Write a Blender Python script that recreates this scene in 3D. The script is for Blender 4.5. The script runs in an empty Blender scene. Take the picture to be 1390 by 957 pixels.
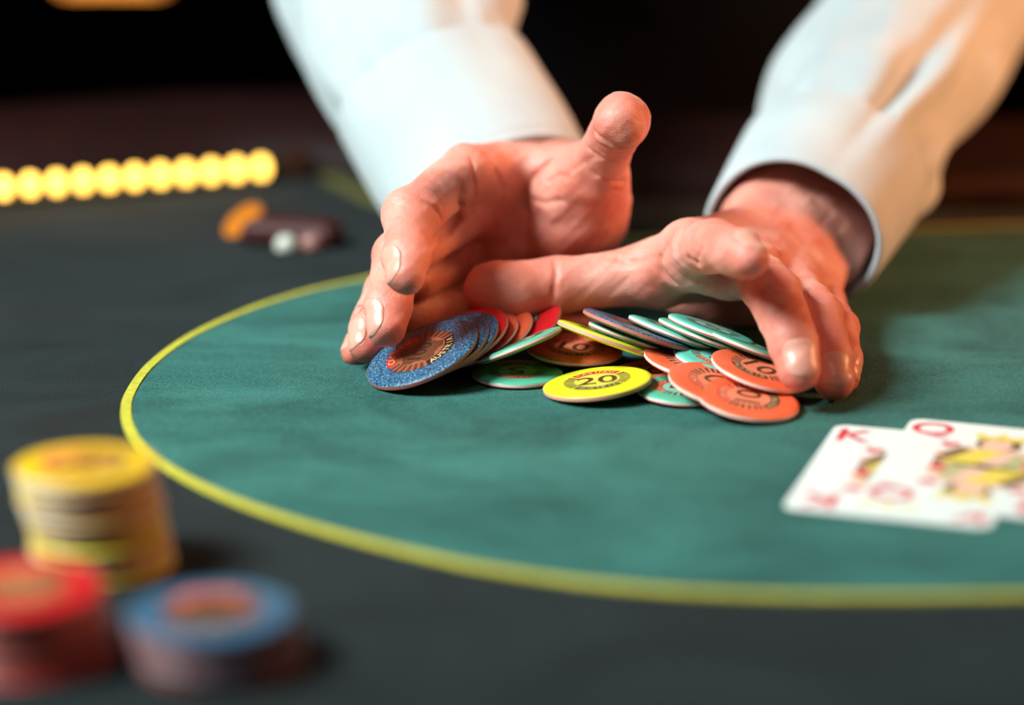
import bpy, math, random
import numpy as np
from mathutils import Vector, Matrix, noise

random.seed(7)
scene = bpy.context.scene
COL = scene.collection

# ------------------------------------------------------------------ camera
PITCH = math.radians(15.3)
F = 85.0 / 36.0 * 1390.0          # focal length in pixels of the 1390 x 957 frame
S = 0.82                          # metres per depth unit used below
CAM_H = 0.278 * S
FWD = np.array([0, math.cos(PITCH), -math.sin(PITCH)])
UP = np.array([0, math.sin(PITCH), math.cos(PITCH)])
RT = np.array([1.0, 0, 0])
CAM = np.array([0, 0, CAM_H])

cam_data = bpy.data.cameras.new('camera')
cam_data.lens = 85.0
cam_data.sensor_width = 36.0
cam_data.clip_start = 0.01
cam_data.dof.use_dof = True
cam_data.dof.focus_distance = 1.005 * S
cam_data.dof.aperture_fstop = 2.9
cam = bpy.data.objects.new('camera', cam_data)
cam.location = CAM
cam.rotation_euler = (math.pi / 2 - PITCH, 0, 0)
COL.objects.link(cam)
scene.camera = cam

# ------------------------------------------------------------------ world, lights, exposure
world = bpy.data.worlds.new('dim_room')
scene.world = world
world.use_nodes = True
world.node_tree.nodes['Background'].inputs[0].default_value = (1.0, 0.55, 0.42, 1)
world.node_tree.nodes['Background'].inputs[1].default_value = 0.006


def area_light(name, loc, target, size, power, color):
    d = bpy.data.lights.new(name, 'AREA')
    d.shape = 'DISK'
    d.size = size
    d.energy = power
    d.color = color
    o = bpy.data.objects.new(name, d)
    o.location = loc
    v = Vector(target) - Vector(loc)
    o.rotation_euler = v.to_track_quat('-Z', 'Y').to_euler()
    COL.objects.link(o)
    return o


key = area_light('key_lamp', (-0.74, 0.50, 0.84), (-0.04, 0.77, 0.02), 0.50, 7.4, (0.84, 1.0, 1.0))
key.data.spread = math.radians(84)
warm = area_light('warm_lamp', (1.15, 1.02, 0.42), (0.12, 1.08, 0.10), 0.35, 2.0, (1.0, 0.42, 0.17))
warm.data.spread = math.radians(52)
area_light('front_fill', (-0.15, 0.30, 1.25), (0.03, 0.82, 0.0), 0.5, 2.0, (1.0, 0.82, 0.70))  # added soft fill from the camera side, not a lamp of the room

scene.view_settings.view_transform = 'Standard'
scene.view_settings.look = 'None'
scene.view_settings.exposure = 0.0
scene.view_settings.gamma = 1.0
scene.view_settings.use_curve_mapping = False


# ------------------------------------------------------------------ helpers
def U(px, py, Z):
    """photo direction (px,py) at depth Z -> world point"""
    Z = Z * S
    return CAM + Z * FWD + (px - 695) * Z / F * RT + (478.5 - py) * Z / F * UP


def G(px, py, z=0.0):
    d = FWD + (px - 695) / F * RT + (478.5 - py) / F * UP
    return CAM + d * ((z - CAM_H) / d[2])


def R_(rpx, Z):
    return rpx * Z * S / F


def camvec(r, u, t):
    v = r * RT + u * UP - t * FWD
    return v / np.linalg.norm(v)


def tag(o, label=None, cat=None, group=None, kind=None):
    if label: o['label'] = label
    if cat: o['category'] = cat
    if group: o['group'] = group
    if kind: o['kind'] = kind
    return o


def link(name, me, mats, parent=None, smooth=True):
    o = bpy.data.objects.new(name, me)
    COL.objects.link(o)
    if mats is not None and len(me.materials) == 0:
        for m in (mats if isinstance(mats, (list, tuple)) else [mats]):
            me.materials.append(m)
    if smooth:
        me.polygons.foreach_set('use_smooth', [True] * len(me.polygons))
    if parent is not None:
        o.parent = parent
    return o


def mesh(name, verts, faces):
    me = bpy.data.meshes.new(name)
    me.from_pydata([tuple(map(float, v)) for v in verts], [], [tuple(int(i) for i in f) for f in faces])
    me.update()
    return me


def empty(name, loc=(0, 0, 0)):
    o = bpy.data.objects.new(name, None)
    o.empty_display_size = 0.02
    o.location = loc
    COL.objects.link(o)
    return o


def box_data(c, s, rz=0.0):
    vs = []
    ca, sa = math.cos(rz), math.sin(rz)
    for k in range(8):
        x = (1 if k & 1 else -1) * s[0] / 2
        y = (1 if k & 2 else -1) * s[1] / 2
        z = (1 if k & 4 else -1) * s[2] / 2
        vs.append((c[0] + ca * x - sa * y, c[1] + sa * x + ca * y, c[2] + z))
    fs = [(0, 2, 3, 1), (4, 5, 7, 6), (0, 1, 5, 4), (2, 6, 7, 3), (0, 4, 6, 2), (1, 3, 7, 5)]
    return vs, fs


def bevel(o, w, seg=2):
    m = o.modifiers.new('bevel', 'BEVEL')
    m.width = w
    m.segments = seg
    return o


def revolve(profile, n=64, close=False):
    vs, fs = [], []
    m = len(profile)
    for i in range(n):
        a = 2 * math.pi * i / n
        for r, z in profile:
            vs.append((r * math.cos(a), r * math.sin(a), z))
    for i in range(n):
        j = (i + 1) % n
        for k in range(m - 1):
            fs.append((i * m + k, j * m + k, j * m + k + 1, i * m + k + 1))
    return vs, fs


def catmull(pts, n):
    pts = [np.array(p, float) for p in pts]
    P = [2 * pts[0] - pts[1]] + pts + [2 * pts[-1] - pts[-2]]
    out = []
    for i in range(len(pts) - 1):
        p0, p1, p2, p3 = P[i], P[i + 1], P[i + 2], P[i + 3]
        for k in range(n):
            t = k / n
            out.append(0.5 * ((2 * p1) + (-p0 + p2) * t + (2 * p0 - 5 * p1 + 4 * p2 - p3) * t * t
                              + (-p0 + 3 * p1 - 3 * p2 + p3) * t ** 3))
    out.append(pts[-1])
    return np.array(out)


# ------------------------------------------------------------------ materials
def new_mat(name):
    m = bpy.data.materials.new(name)
    m.use_nodes = True
    return m, m.node_tree.nodes, m.node_tree.links, m.node_tree.nodes['Principled BSDF']


def plain(name, col, rough=0.5, spec=0.5, **kw):
    m, n, l, b = new_mat(name)
    b.inputs['Base Color'].default_value = (*col, 1)
    b.inputs['Roughness'].default_value = rough
    b.inputs['Specular IOR Level'].default_value = spec
    for k, v in kw.items():
        b.inputs[k.replace('_', ' ')].default_value = v
    return m


def noisy(name, c1, c2, scale, rough=0.6, bump=0.0, bscale=None, detail=4, spec=0.5, dist=0.0005, ramp=(0.35, 0.65), **kw):
    m, n, l, b = new_mat(name)
    tc = n.new('ShaderNodeTexCoord')
    nz = n.new('ShaderNodeTexNoise')
    nz.inputs['Scale'].default_value = scale
    nz.inputs['Detail'].default_value = detail
    l.new(tc.outputs['Object'], nz.inputs['Vector'])
    r = n.new('ShaderNodeValToRGB')
    r.color_ramp.elements[0].position = ramp[0]
    r.color_ramp.elements[1].position = ramp[1]
    r.color_ramp.elements[0].color = (*c1, 1)
    r.color_ramp.elements[1].color = (*c2, 1)
    l.new(nz.outputs['Fac'], r.inputs['Fac'])
    l.new(r.outputs['Color'], b.inputs['Base Color'])
    b.inputs['Roughness'].default_value = rough
    b.inputs['Specular IOR Level'].default_value = spec
    if bump:
        n2 = n.new('ShaderNodeTexNoise')
        n2.inputs['Scale'].default_value = bscale or scale * 4
        n2.inputs['Detail'].default_value = 3
        l.new(tc.outputs['Object'], n2.inputs['Vector'])
        bp = n.new('ShaderNodeBump')
        bp.inputs['Strength'].default_value = bump
        bp.inputs['Distance'].default_value = dist
        l.new(n2.outputs['Fac'], bp.inputs['Height'])
        l.new(bp.outputs['Normal'], b.inputs['Normal'])
    for k, v in kw.items():
        b.inputs[k.replace('_', ' ')].default_value = v
    return m


def emit(name, col, strength):
    m, n, l, b = new_mat(name)
    b.inputs['Base Color'].default_value = (*col, 1)
    b.inputs['Emission Color'].default_value = (*col, 1)
    b.inputs['Emission Strength'].default_value = strength
    return m


def felt(name, c1, c2):
    """napped cloth: wide brushed patches, fine fibres"""
    m, n, l, b = new_mat(name)
    tc = n.new('ShaderNodeTexCoord')
    big = n.new('ShaderNodeTexNoise'); big.inputs['Scale'].default_value = 22; big.inputs['Detail'].default_value = 6
    big.inputs['Roughness'].default_value = 0.6; big.inputs['Distortion'].default_value = 0.8
    fine = n.new('ShaderNodeTexNoise'); fine.inputs['Scale'].default_value = 1500; fine.inputs['Detail'].default_value = 2
    mp = n.new('ShaderNodeMapping'); mp.inputs['Scale'].default_value = (0.7, 1.0, 1.0)
    l.new(tc.outputs['Object'], mp.inputs['Vector'])
    l.new(mp.outputs['Vector'], big.inputs['Vector'])
    l.new(tc.outputs['Object'], fine.inputs['Vector'])
    mix = n.new('ShaderNodeMath'); mix.operation = 'MULTIPLY_ADD'
    l.new(fine.outputs['Fac'], mix.inputs[0]); mix.inputs[1].default_value = 0.9
    add = n.new('ShaderNodeMath'); add.operation = 'SUBTRACT'; add.inputs[1].default_value = 0.45
    l.new(big.outputs['Fac'], add.inputs[0])
    l.new(add.outputs[0], mix.inputs[2])
    r = n.new('ShaderNodeValToRGB')
    r.color_ramp.elements[0].position = 0.3
    r.color_ramp.elements[1].position = 0.72
    r.color_ramp.elements[0].color = (*c1, 1)
    r.color_ramp.elements[1].color = (*c2, 1)
    l.new(mix.outputs[0], r.inputs['Fac'])
    l.new(r.outputs['Color'], b.inputs['Base Color'])
    b.inputs['Roughness'].default_value = 0.95
    b.inputs['Specular IOR Level'].default_value = 0.15
    b.inputs['Sheen Weight'].default_value = 0.06
    b.inputs['Sheen Roughness'].default_value = 0.5
    bp = n.new('ShaderNodeBump'); bp.inputs['Strength'].default_value = 0.9; bp.inputs['Distance'].default_value = 0.0008
    l.new(fine.outputs['Fac'], bp.inputs['Height'])
    l.new(bp.outputs['Normal'], b.inputs['Normal'])
    return m


def skin_mat(name):
    m, n, l, b = new_mat(name)
    tc = n.new('ShaderNodeTexCoord')
    nz = n.new('ShaderNodeTexNoise'); nz.inputs['Scale'].default_value = 55; nz.inputs['Detail'].default_value = 5
    l.new(tc.outputs['Object'], nz.inputs['Vector'])
    r = n.new('ShaderNodeValToRGB')
    r.color_ramp.elements[0].position = 0.32; r.color_ramp.elements[0].color = (0.62, 0.180, 0.125, 1)
    r.color_ramp.elements[1].position = 0.68; r.color_ramp.elements[1].color = (0.79, 0.345, 0.270, 1)
    l.new(nz.outputs['Fac'], r.inputs['Fac'])
    at = n.new('ShaderNodeAttribute'); at.attribute_name = 'flush'
    fm = n.new('ShaderNodeMath'); fm.operation = 'MULTIPLY'; fm.inputs[1].default_value = 0.55
    l.new(at.outputs['Fac'], fm.inputs[0])
    mx = n.new('ShaderNodeMix'); mx.data_type = 'RGBA'
    l.new(fm.outputs[0], mx.inputs['Factor']); l.new(r.outputs['Color'], mx.inputs[6])
    mx.inputs[7].default_value = (0.68, 0.165, 0.115, 1)
    l.new(mx.outputs[2], b.inputs['Base Color'])
    b.inputs['Roughness'].default_value = 0.5
    b.inputs['Specular IOR Level'].default_value = 0.4
    b.inputs['Subsurface Weight'].default_value = 0.65
    b.inputs['Subsurface Radius'].default_value = (1.0, 0.22, 0.10)
    b.inputs['Subsurface Scale'].default_value = 0.0055
    vo = n.new('ShaderNodeTexVoronoi'); vo.inputs['Scale'].default_value = 900
    vo.feature = 'DISTANCE_TO_EDGE'
    l.new(tc.outputs['Object'], vo.inputs['Vector'])
    n2 = n.new('ShaderNodeTexNoise'); n2.inputs['Scale'].default_value = 260; n2.inputs['Detail'].default_value = 4
    l.new(tc.outputs['Object'], n2.inputs['Vector'])
    ad = n.new('ShaderNodeMath'); ad.operation = 'MULTIPLY_ADD'; ad.inputs[1].default_value = 0.35
    l.new(vo.outputs['Distance'], ad.inputs[0]); l.new(n2.outputs['Fac'], ad.inputs[2])
    bp = n.new('ShaderNodeBump'); bp.inputs['Strength'].default_value = 0.6; bp.inputs['Distance'].default_value = 0.0007
    l.new(ad.outputs[0], bp.inputs['Height'])
    l.new(bp.outputs['Normal'], b.inputs['Normal'])
    return m


def chip_mat(name, col, speck=None):
    m, n, l, b = new_mat(name)
    tc = n.new('ShaderNodeTexCoord')
    vo = n.new('ShaderNodeTexVoronoi'); vo.inputs['Scale'].default_value = 1500
    l.new(tc.outputs['Object'], vo.inputs['Vector'])
    r = n.new('ShaderNodeValToRGB')
    if speck:
        nz = n.new('ShaderNodeTexNoise'); nz.inputs['Scale'].default_value = 1700; nz.inputs['Detail'].default_value = 3
        l.new(tc.outputs['Object'], nz.inputs['Vector'])
        r.color_ramp.elements[0].position = 0.40; r.color_ramp.elements[0].color = (*[c * 0.25 for c in col], 1)
        r.color_ramp.elements[1].position = 0.70; r.color_ramp.elements[1].color = (*speck, 1)
        e = r.color_ramp.elements.new(0.55); e.color = (*col, 1)
        l.new(nz.outputs['Fac'], r.inputs['Fac'])
    else:
        r.color_ramp.elements[0].position = 0.0; r.color_ramp.elements[0].color = (*[c * 0.93 for c in col], 1)
        r.color_ramp.elements[1].position = 0.5; r.color_ramp.elements[1].color = (*col, 1)
        l.new(vo.outputs['Distance'], r.inputs['Fac'])
    l.new(r.outputs['Color'], b.inputs['Base Color'])
    b.inputs['Roughness'].default_value = 0.36
    b.inputs['Specular IOR Level'].default_value = 0.45
    b.inputs['Coat Weight'].default_value = 0.15
    b.inputs['Coat Roughness'].default_value = 0.15
    bp = n.new('ShaderNodeBump'); bp.inputs['Strength'].default_value = 0.25 if not speck else 0.6
    bp.inputs['Distance'].default_value = 0.0002
    l.new(vo.outputs['Distance'], bp.inputs['Height'])
    l.new(bp.outputs['Normal'], b.inputs['Normal'])
    return m


M = {}
M['felt_dark'] = felt('felt_dark', (0.0010, 0.0026, 0.0031), (0.0074, 0.0146, 0.0160))
M['felt_green'] = felt('felt_green', (0.007, 0.060, 0.050), (0.036, 0.160, 0.132))
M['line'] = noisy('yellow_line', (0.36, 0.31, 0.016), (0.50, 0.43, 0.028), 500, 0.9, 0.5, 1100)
M['dimmed_line'] = noisy('dimmed_line', (0.10, 0.085, 0.012), (0.15, 0.13, 0.02), 500, 0.9, 0.5, 1100)  # yellow line colour, darkened to stand for the light falling off
M['skin'] = skin_mat('skin')
M['nail'] = plain('nail', (0.72, 0.315, 0.240), 0.32, 0.3, Subsurface_Weight=0.45, Subsurface_Scale=0.002)
M['shirt'] = noisy('shirt_cotton', (0.45, 0.485, 0.50), (0.50, 0.535, 0.545), 30, 0.85, 0.25, 1500, Sheen_Weight=0.2)
M['button'] = plain('button', (0.55, 0.52, 0.46), 0.3)
M['vest'] = noisy('black_wool', (0.004, 0.004, 0.005), (0.008, 0.007, 0.008), 300, 0.95, 0.3, 900, spec=0.1)
M['leather'] = noisy('maroon_leather', (0.013, 0.0022, 0.0018), (0.020, 0.0034, 0.0027), 60, 0.62, 0.4, 500, spec=0.2)
M['wood'] = noisy('brown_wood', (0.035, 0.010, 0.004), (0.06, 0.018, 0.007), 40, 0.35, 0.2, 200)
M['dark_wood'] = noisy('dark_wood', (0.010, 0.006, 0.004), (0.018, 0.010, 0.007), 20, 0.5, 0.2, 80)
M['wall'] = noisy('dark_wall', (0.003, 0.002, 0.002), (0.005, 0.003, 0.003), 3, 0.9, 0.2, 40)
M['redtrim'] = noisy('red_trim', (0.035, 0.004, 0.004), (0.05, 0.006, 0.005), 8, 0.6, 0.2, 60)
M['carpet'] = noisy('dark_carpet', (0.004, 0.002, 0.002), (0.008, 0.004, 0.004), 30, 0.98, 0.5, 300)
M['housing'] = plain('lamp_housing', (0.03, 0.018, 0.010), 0.4)
M['bulb'] = emit('bulb_glow', (1.0, 0.56, 0.09), 6.0)
M['tube'] = emit('lamp_tube', (1.0, 0.34, 0.05), 3.5)
M['shade'] = plain('lamp_shade', (0.10, 0.03, 0.02), 0.6)
M['card'] = plain('card_stock', (0.72, 0.73, 0.69), 0.35)
M['c_red'] = plain('card_red', (0.62, 0.03, 0.05), 0.4)
M['c_yellow'] = plain('card_yellow', (0.75, 0.55, 0.08), 0.4)
M['c_pink'] = plain('card_pink', (0.80, 0.46, 0.34), 0.4)
M['c_brown'] = plain('card_brown', (0.16, 0.08, 0.03), 0.4)
M['c_olive'] = plain('card_olive', (0.45, 0.40, 0.20), 0.4)
M['brown'] = plain('print_brown', (0.10, 0.030, 0.012), 0.4)
M['red'] = plain('print_red', (0.60, 0.020, 0.012), 0.4)
M['black'] = plain('print_black', (0.016, 0.010, 0.006), 0.4)
M['gold'] = plain('print_gold', (0.62, 0.42, 0.20), 0.4)
M['stripe_white'] = plain('edge_white', (0.82, 0.70, 0.62), 0.4)
M['stripe_pink'] = plain('edge_pink', (0.78, 0.32, 0.25), 0.4)
M['stripe_coral'] = plain('edge_coral', (0.50, 0.15, 0.10), 0.4)
M['glint'] = plain('pale_glint', (0.60, 0.58, 0.50), 0.2)  # colour of a highlight, given to an added piece
M['pinkglint'] = plain('pink_glint', (0.34, 0.15, 0.13), 0.2)
M['holder'] = plain('dark_red_plastic', (0.06, 0.008, 0.006), 0.5)

# ------------------------------------------------------------------ setting: floor, walls
FLOOR_Z = -0.76
v, f = box_data((0.3, 2.2, FLOOR_Z - 0.02), (8, 9, 0.04))
tag(link('floor', mesh('floor', v, f), M['carpet'], smooth=False), kind='structure')
v, f = box_data((0.3, 5.2, 0.7), (8, 0.1, 3.0))
tag(link('wall_back', mesh('wall_back', v, f), M['wall'], smooth=False), kind='structure')
t0 = U(-40, 165, 5.9); t1 = U(470, 160, 5.9)
v, f = box_data((-0.5, 5.12, (t0[2] + t1[2]) / 2), (4.5, 0.06, 0.07))
tag(link('trim_1', mesh('trim', v, f), M['redtrim'], smooth=False), kind='structure')

# ------------------------------------------------------------------ card table
table = empty('card_table', (0.0, 0.7, FLOOR_Z))
TINV = Matrix.Translation((0.0, -0.7, -FLOOR_Z))
tag(table, 'dark felt card table with green playing field inside a yellow line', 'table')


def tpart(name, vs, fs, mat, smooth=False):
    o = link(name, mesh(name, vs, fs), mat, table, smooth)
    o.matrix_parent_inverse = TINV
    return o


# table outline: the dealer side at the back, players around the front
outline = [(-0.85, 0.07), (1.05, 0.07), (1.05, 1.26), (0.60, 1.20), (0.30, 1.16), (0.12, 1.16), (0.05, 1.17), (-0.03, 1.20), (-0.142, 1.225), (-0.271, 1.172), (-0.85, 0.93)]
n_ = len(outline)
v = [(a_, b_, -0.04) for a_, b_ in outline] + [(a_, b_, 0.0) for a_, b_ in outline]
f = [tuple(range(n_))[::-1], tuple(range(n_, 2 * n_))] + [(i, (i + 1) % n_, n_ + (i + 1) % n_, n_ + i) for i in range(n_)]
tpart('felt_top', v, f, M['felt_dark'])
tpart('apron', *box_data((0.1, 0.49, -0.09), (1.7, 0.80, 0.10)), M['dark_wood'])
for sx in (-0.62, 0.82):
    for sy in (0.15, 0.82):
        v, f = revolve([(0.0, FLOOR_Z), (0.055, FLOOR_Z), (0.05, FLOOR_Z + 0.05), (0.032, FLOOR_Z + 0.15), (0.045, -0.2), (0.045, -0.14), (0, -0.14)], 24)
        tpart('leg', [(a + sx, b + sy, c) for a, b, c in v], f, M['dark_wood'], True)

line_px = [(850, 326), (640, 352), (560, 366), (495, 380), (420, 396), (340, 421), (262, 456), (207, 495), (178, 533), (171, 563), (182, 595), (213, 626),
           (260, 655), (330, 686), (420, 716), (520, 743), (640, 770), (760, 789), (880, 802), (1000, 809), (1150, 812), (1390, 810)]
front = [G(*q)[:2] for q in line_px]
front += [np.array([0.22, 0.598]), np.array([0.33, 0.63]), np.array([0.42, 0.70]), np.array([0.47, 0.82]), np.array([0.44, 0.95]),
          np.array([0.36, 1.030]), np.array([0.26, 1.045]), np.array([0.16, 1.035])]
loop = catmull(front + [front[0]], 10)[:-1]
# play field polygon as triangle fan strips (concentric) so that it stays planar and light
cen = loop.mean(0)
vs = [(cen[0], cen[1], 0.0004)] + [(p[0], p[1], 0.0004) for p in loop]
fs = [(0, 1 + i, 1 + (i + 1) % len(loop)) for i in range(len(loop))]
if np.cross(loop[1] - loop[0], cen - loop[0]) < 0:
    fs = [tuple(reversed(q)) for q in fs]
tpart('play_field', vs, fs, M['felt_green'])


def band(pts, w, z0, z1, closed):
    n = len(pts)
    vs, fs = [], []
    for i in range(n):
        a = pts[(i - 1) % n] if (closed or i > 0) else pts[i]
        b = pts[(i + 1) % n] if (closed or i < n - 1) else pts[i]
        t = (b - a) / np.linalg.norm(b - a)
        nn = np.array([-t[1], t[0]]) * w / 2
        for q, z in ((pts[i] - nn, z0), (pts[i] - nn * 0.92, z1), (pts[i] + nn * 0.92, z1), (pts[i] + nn, z0)):
            vs.append((q[0], q[1], z))
    for i in range(n if closed else n - 1):
        j = (i + 1) % n
        for k in range(3):
            fs.append((i * 4 + k, i * 4 + k + 1, j * 4 + k + 1, j * 4 + k))
    return vs, fs


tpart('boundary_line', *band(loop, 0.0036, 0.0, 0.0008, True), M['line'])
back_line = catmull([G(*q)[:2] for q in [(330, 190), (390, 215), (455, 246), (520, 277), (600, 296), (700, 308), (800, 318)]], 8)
tpart('dealer_line', *band(back_line, 0.009, 0.0, 0.0008, False), M['dimmed_line'])

# padded rail on the dealer side: a tube swept along x
def tube_x(pts, r, n=20, flat=1.0):
    vs, fs = [], []
    for i, p in enumerate(pts):
        a = pts[max(i - 1, 0)]; b = pts[min(i + 1, len(pts) - 1)]
        t = (b - a) / np.linalg.norm(b - a)
        s = np.cross(t, [0, 0, 1.0]); s /= np.linalg.norm(s)
        for k in range(n):
            th = 2 * math.pi * k / n
            vs.append(p + s * r * math.cos(th) + np.array([0, 0, 1]) * r * flat * math.sin(th))
    for i in range(len(pts) - 1):
        for k in range(n):
            k2 = (k + 1) % n
            fs.append((i * n + k, i * n + k2, (i + 1) * n + k2, (i + 1) * n + k))
    fs.append(tuple(range(n))[::-1]); fs.append(tuple((len(pts) - 1) * n + k for k in range(n)))
    return vs, fs


rail_pts = catmull([np.array(q) for q in [(-0.86, 0.940, -0.002), (-0.558, 1.062, -0.002), (-0.271, 1.180, -0.002), (-0.142, 1.232, -0.002), (-0.03, 1.21, -0.002), (0.05, 1.17, -0.002), (0.12, 1.16, -0.002), (0.30, 1.158, -0.002), (0.60, 1.20, -0.002), (1.0, 1.26, -0.002)]], 8)
tpart('padded_rail', *tube_x(rail_pts, 0.060, 24, 0.50), M['leather'], True)
wp = rail_pts[rail_pts[:, 0] > 0.15] + np.array([0, -0.062, 0.004])
tpart('reflection_strip', *tube_x(wp, 0.013, 12, 0.9), M['wood'], True)  # added strip in place of the lamp's reflection on the rail

# ------------------------------------------------------------------ light strip on the far left of the table
a = G(4, 276); b = G(352, 249)
a[2] = b[2] = 0
dirv = (b - a) / np.linalg.norm(b - a)
step = np.linalg.norm(b - a) / 10
strip = empty('light_strip', (float(a[0]), float(a[1]), 0.0008))
tag(strip, 'row of glowing yellow bulbs on a low bar at the far left', 'light strip')
ang = math.atan2(dirv[1], dirv[0])
strip.rotation_euler = (0, 0, ang)
L0, L1 = -4 * step, 10 * step + 0.018
hv, hf = box_data(((L0 + L1) / 2, 0.011, 0.0045), (L1 - L0, 0.016, 0.009))
bevel(link('housing', mesh('housing', hv, hf), M['housing'], strip, False), 0.002)
bv, bf = revolve([(0.0, 0.0), (0.0026, 0.0008), (0.0034, 0.003), (0.0034, 0.0062), (0.0026, 0.0082), (0.0012, 0.0093), (0.0, 0.0096)], 16)
bm_ = mesh('bulb', bv, bf)
cv, cf = revolve([(0.0, 0.0), (0.0042, 0.0), (0.0042, 0.0016), (0.003, 0.0020), (0.0, 0.0020)], 16)
cm_ = mesh('socket', cv, cf)
for k in range(-4, 11):
    bo = link('bulb', bm_, M['bulb'], strip)
    bo.location = (k * step, -0.004, 0.0030)
    so = link('socket', cm_, M['housing'], bo)
    so.location = (0, 0, -0.0018)
ev, ef = box_data((L1 + 0.004, 0.009, 0.006), (0.010, 0.020, 0.012))
bevel(link('end_cap', mesh('end_cap', ev, ef), M['wood'], strip, False), 0.002)

# lamp far behind on the left
c = U(152, -36, 3.2)
lamp = empty('hanging_lamp', (float(c[0]), float(c[1]), float(c[2]) - 0.012))
tag(lamp, 'orange glowing bar lamp hanging in the dark at the upper left', 'lamp')
wv, wf = revolve([(0.0, 0), (0.006, 0.0008), (0.010, 0.004), (0.010, 0.106), (0.006, 0.1092), (0.0, 0.11)], 20)
tv = [(z - 0.055, y, x + 0.012) for x, y, z in wv]
link('glow_tube', mesh('glow_tube', tv, wf), M['tube'], lamp)
sv, sf = box_data((0, 0, 0.035), (0.135, 0.05, 0.02))
bevel(link('shade', mesh('shade', sv, sf), M['shade'], lamp, False), 0.004)
rv, rf = revolve([(0.0, 0.045), (0.0025, 0.045), (0.0025, 1.2), (0, 1.2)], 10)
link('rod', mesh('rod', rv, rf), M['shade'], lamp)


# ------------------------------------------------------------------ lettering
_tc = {}


def text_geo(body, size, bold=0.0):
    key = (body, round(size, 6), bold)
    if key in _tc:
        return _tc[key]
    cu = bpy.data.curves.new('lettering', 'FONT')
    cu.body = body; cu.size = size; cu.align_x = 'CENTER'; cu.align_y = 'CENTER'; cu.resolution_u = 3
    cu.offset = bold * size
    ob = bpy.data.objects.new('lettering', cu)
    COL.objects.link(ob)
    bpy.context.view_layer.update()
    dg = bpy.context.evaluated_depsgraph_get()
    me = bpy.data.meshes.new_from_object(ob.evaluated_get(dg))
    vs = np.array([tuple(q.co) for q in me.vertices]); fs = [tuple(p.vertices) for p in me.polygons]
    bpy.data.objects.remove(ob); bpy.data.curves.remove(cu); bpy.data.meshes.remove(me)
    if len(vs):
        vs[:, 0] -= (vs[:, 0].max() + vs[:, 0].min()) / 2
        vs[:, 1] -= (vs[:, 1].max() + vs[:, 1].min()) / 2
    _tc[key] = (vs, fs)
    return _tc[key]


class Print:
    """flat printed marks gathered into one mesh, several inks"""
    def __init__(self):
        self.v, self.f, self.m, self.mats = [], [], [], []

    def add(self, vs, fs, mat):
        if mat not in self.mats: self.mats.append(mat)
        k = len(self.v); mi = self.mats.index(mat)
        self.v += [tuple(q) for q in vs]
        self.f += [tuple(i + k for i in f) for f in fs]
        self.m += [mi] * len(fs)

    def arc(self, r0, r1, a0, a1, z, mat, n=None):
        n = n or max(2, int(abs(a1 - a0) / 6))
        vs, fs = [], []
        for i in range(n + 1):
            a = math.radians(a0 + (a1 - a0) * i / n)
            vs += [(r0 * math.cos(a), r0 * math.sin(a), z), (r1 * math.cos(a), r1 * math.sin(a), z)]
        for i in range(n):
            fs.append((2 * i, 2 * i + 1, 2 * i + 3, 2 * i + 2))
        self.add(vs, fs, mat)

    def disc(self, r, z, mat, n=40):
        self.add([(r * math.cos(2 * math.pi * i / n), r * math.sin(2 * math.pi * i / n), z) for i in range(n)], [tuple(range(n))], mat)

    def text(self, body, size, x, y, z, rot, mat, sx=1.0, bold=0.0):
        vs, fs = text_geo(body, size, bold)
        if not len(vs): return
        c, s = math.cos(rot), math.sin(rot)
        self.add([(x + c * a * sx - s * b, y + s * a * sx + c * b, z) for a, b, _ in vs], fs, mat)

    def arctext(self, body, size, r, mid, sweep, z, mat, inward=False, bold=0.0):
        n = len(body)
        for i, ch in enumerate(body):
            t = (i + 0.5) / n - 0.5
            a = math.radians(mid + (sweep * t if inward else -sweep * t))
            rot = a + math.pi / 2 if inward else a - math.pi / 2
            self.text(ch, size, r * math.cos(a), r * math.sin(a), z, rot, mat, bold=bold)

    def build(self, name):
        me = mesh(name, self.v, self.f)
        for m in self.mats: me.materials.append(m)
        me.polygons.foreach_set('material_index', self.m)
        return me


# ------------------------------------------------------------------ chips
T = 0.0026
DEN = {
    'five':   dict(R=0.0156, col=(0.090, 0.40, 0.255), mid=(0.22, 0.50, 0.36), num='5', stripe=M['stripe_white']),
    'teal':   dict(R=0.0156, col=(0.120, 0.52, 0.40), mid=(0.20, 0.52, 0.42), num='5', stripe=M['stripe_white']),
    'ten':    dict(R=0.0168, col=(0.80, 0.115, 0.042), mid=(0.80, 0.20, 0.10), num='10', stripe=M['stripe_white']),
    'twenty': dict(R=0.0183, col=(0.72, 0.70, 0.020), mid=(0.66, 0.56, 0.07), num='20', stripe=M['stripe_pink']),
    'gold':   dict(R=0.0188, col=(0.72, 0.40, 0.012), mid=(0.60, 0.27, 0.03), num='20', stripe=M['stripe_white']),  # yellow chip with warm light from above mixed into its colour
    'amber':  dict(R=0.0098, col=(0.62, 0.17, 0.010), mid=(0.70, 0.2, 0.02), num='5', stripe=M['stripe_pink']),
    'red':    dict(R=0.0200, col=(0.58, 0.008, 0.012), mid=(0.42, 0.14, 0.05), num='50', stripe=M['stripe_pink']),
    'blue':   dict(R=0.0203, col=(0.020, 0.100, 0.200), mid=(0.30, 0.075, 0.035), num='100', stripe=M['stripe_coral'], speck=(0.20, 0.42, 0.55)),
}
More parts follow.
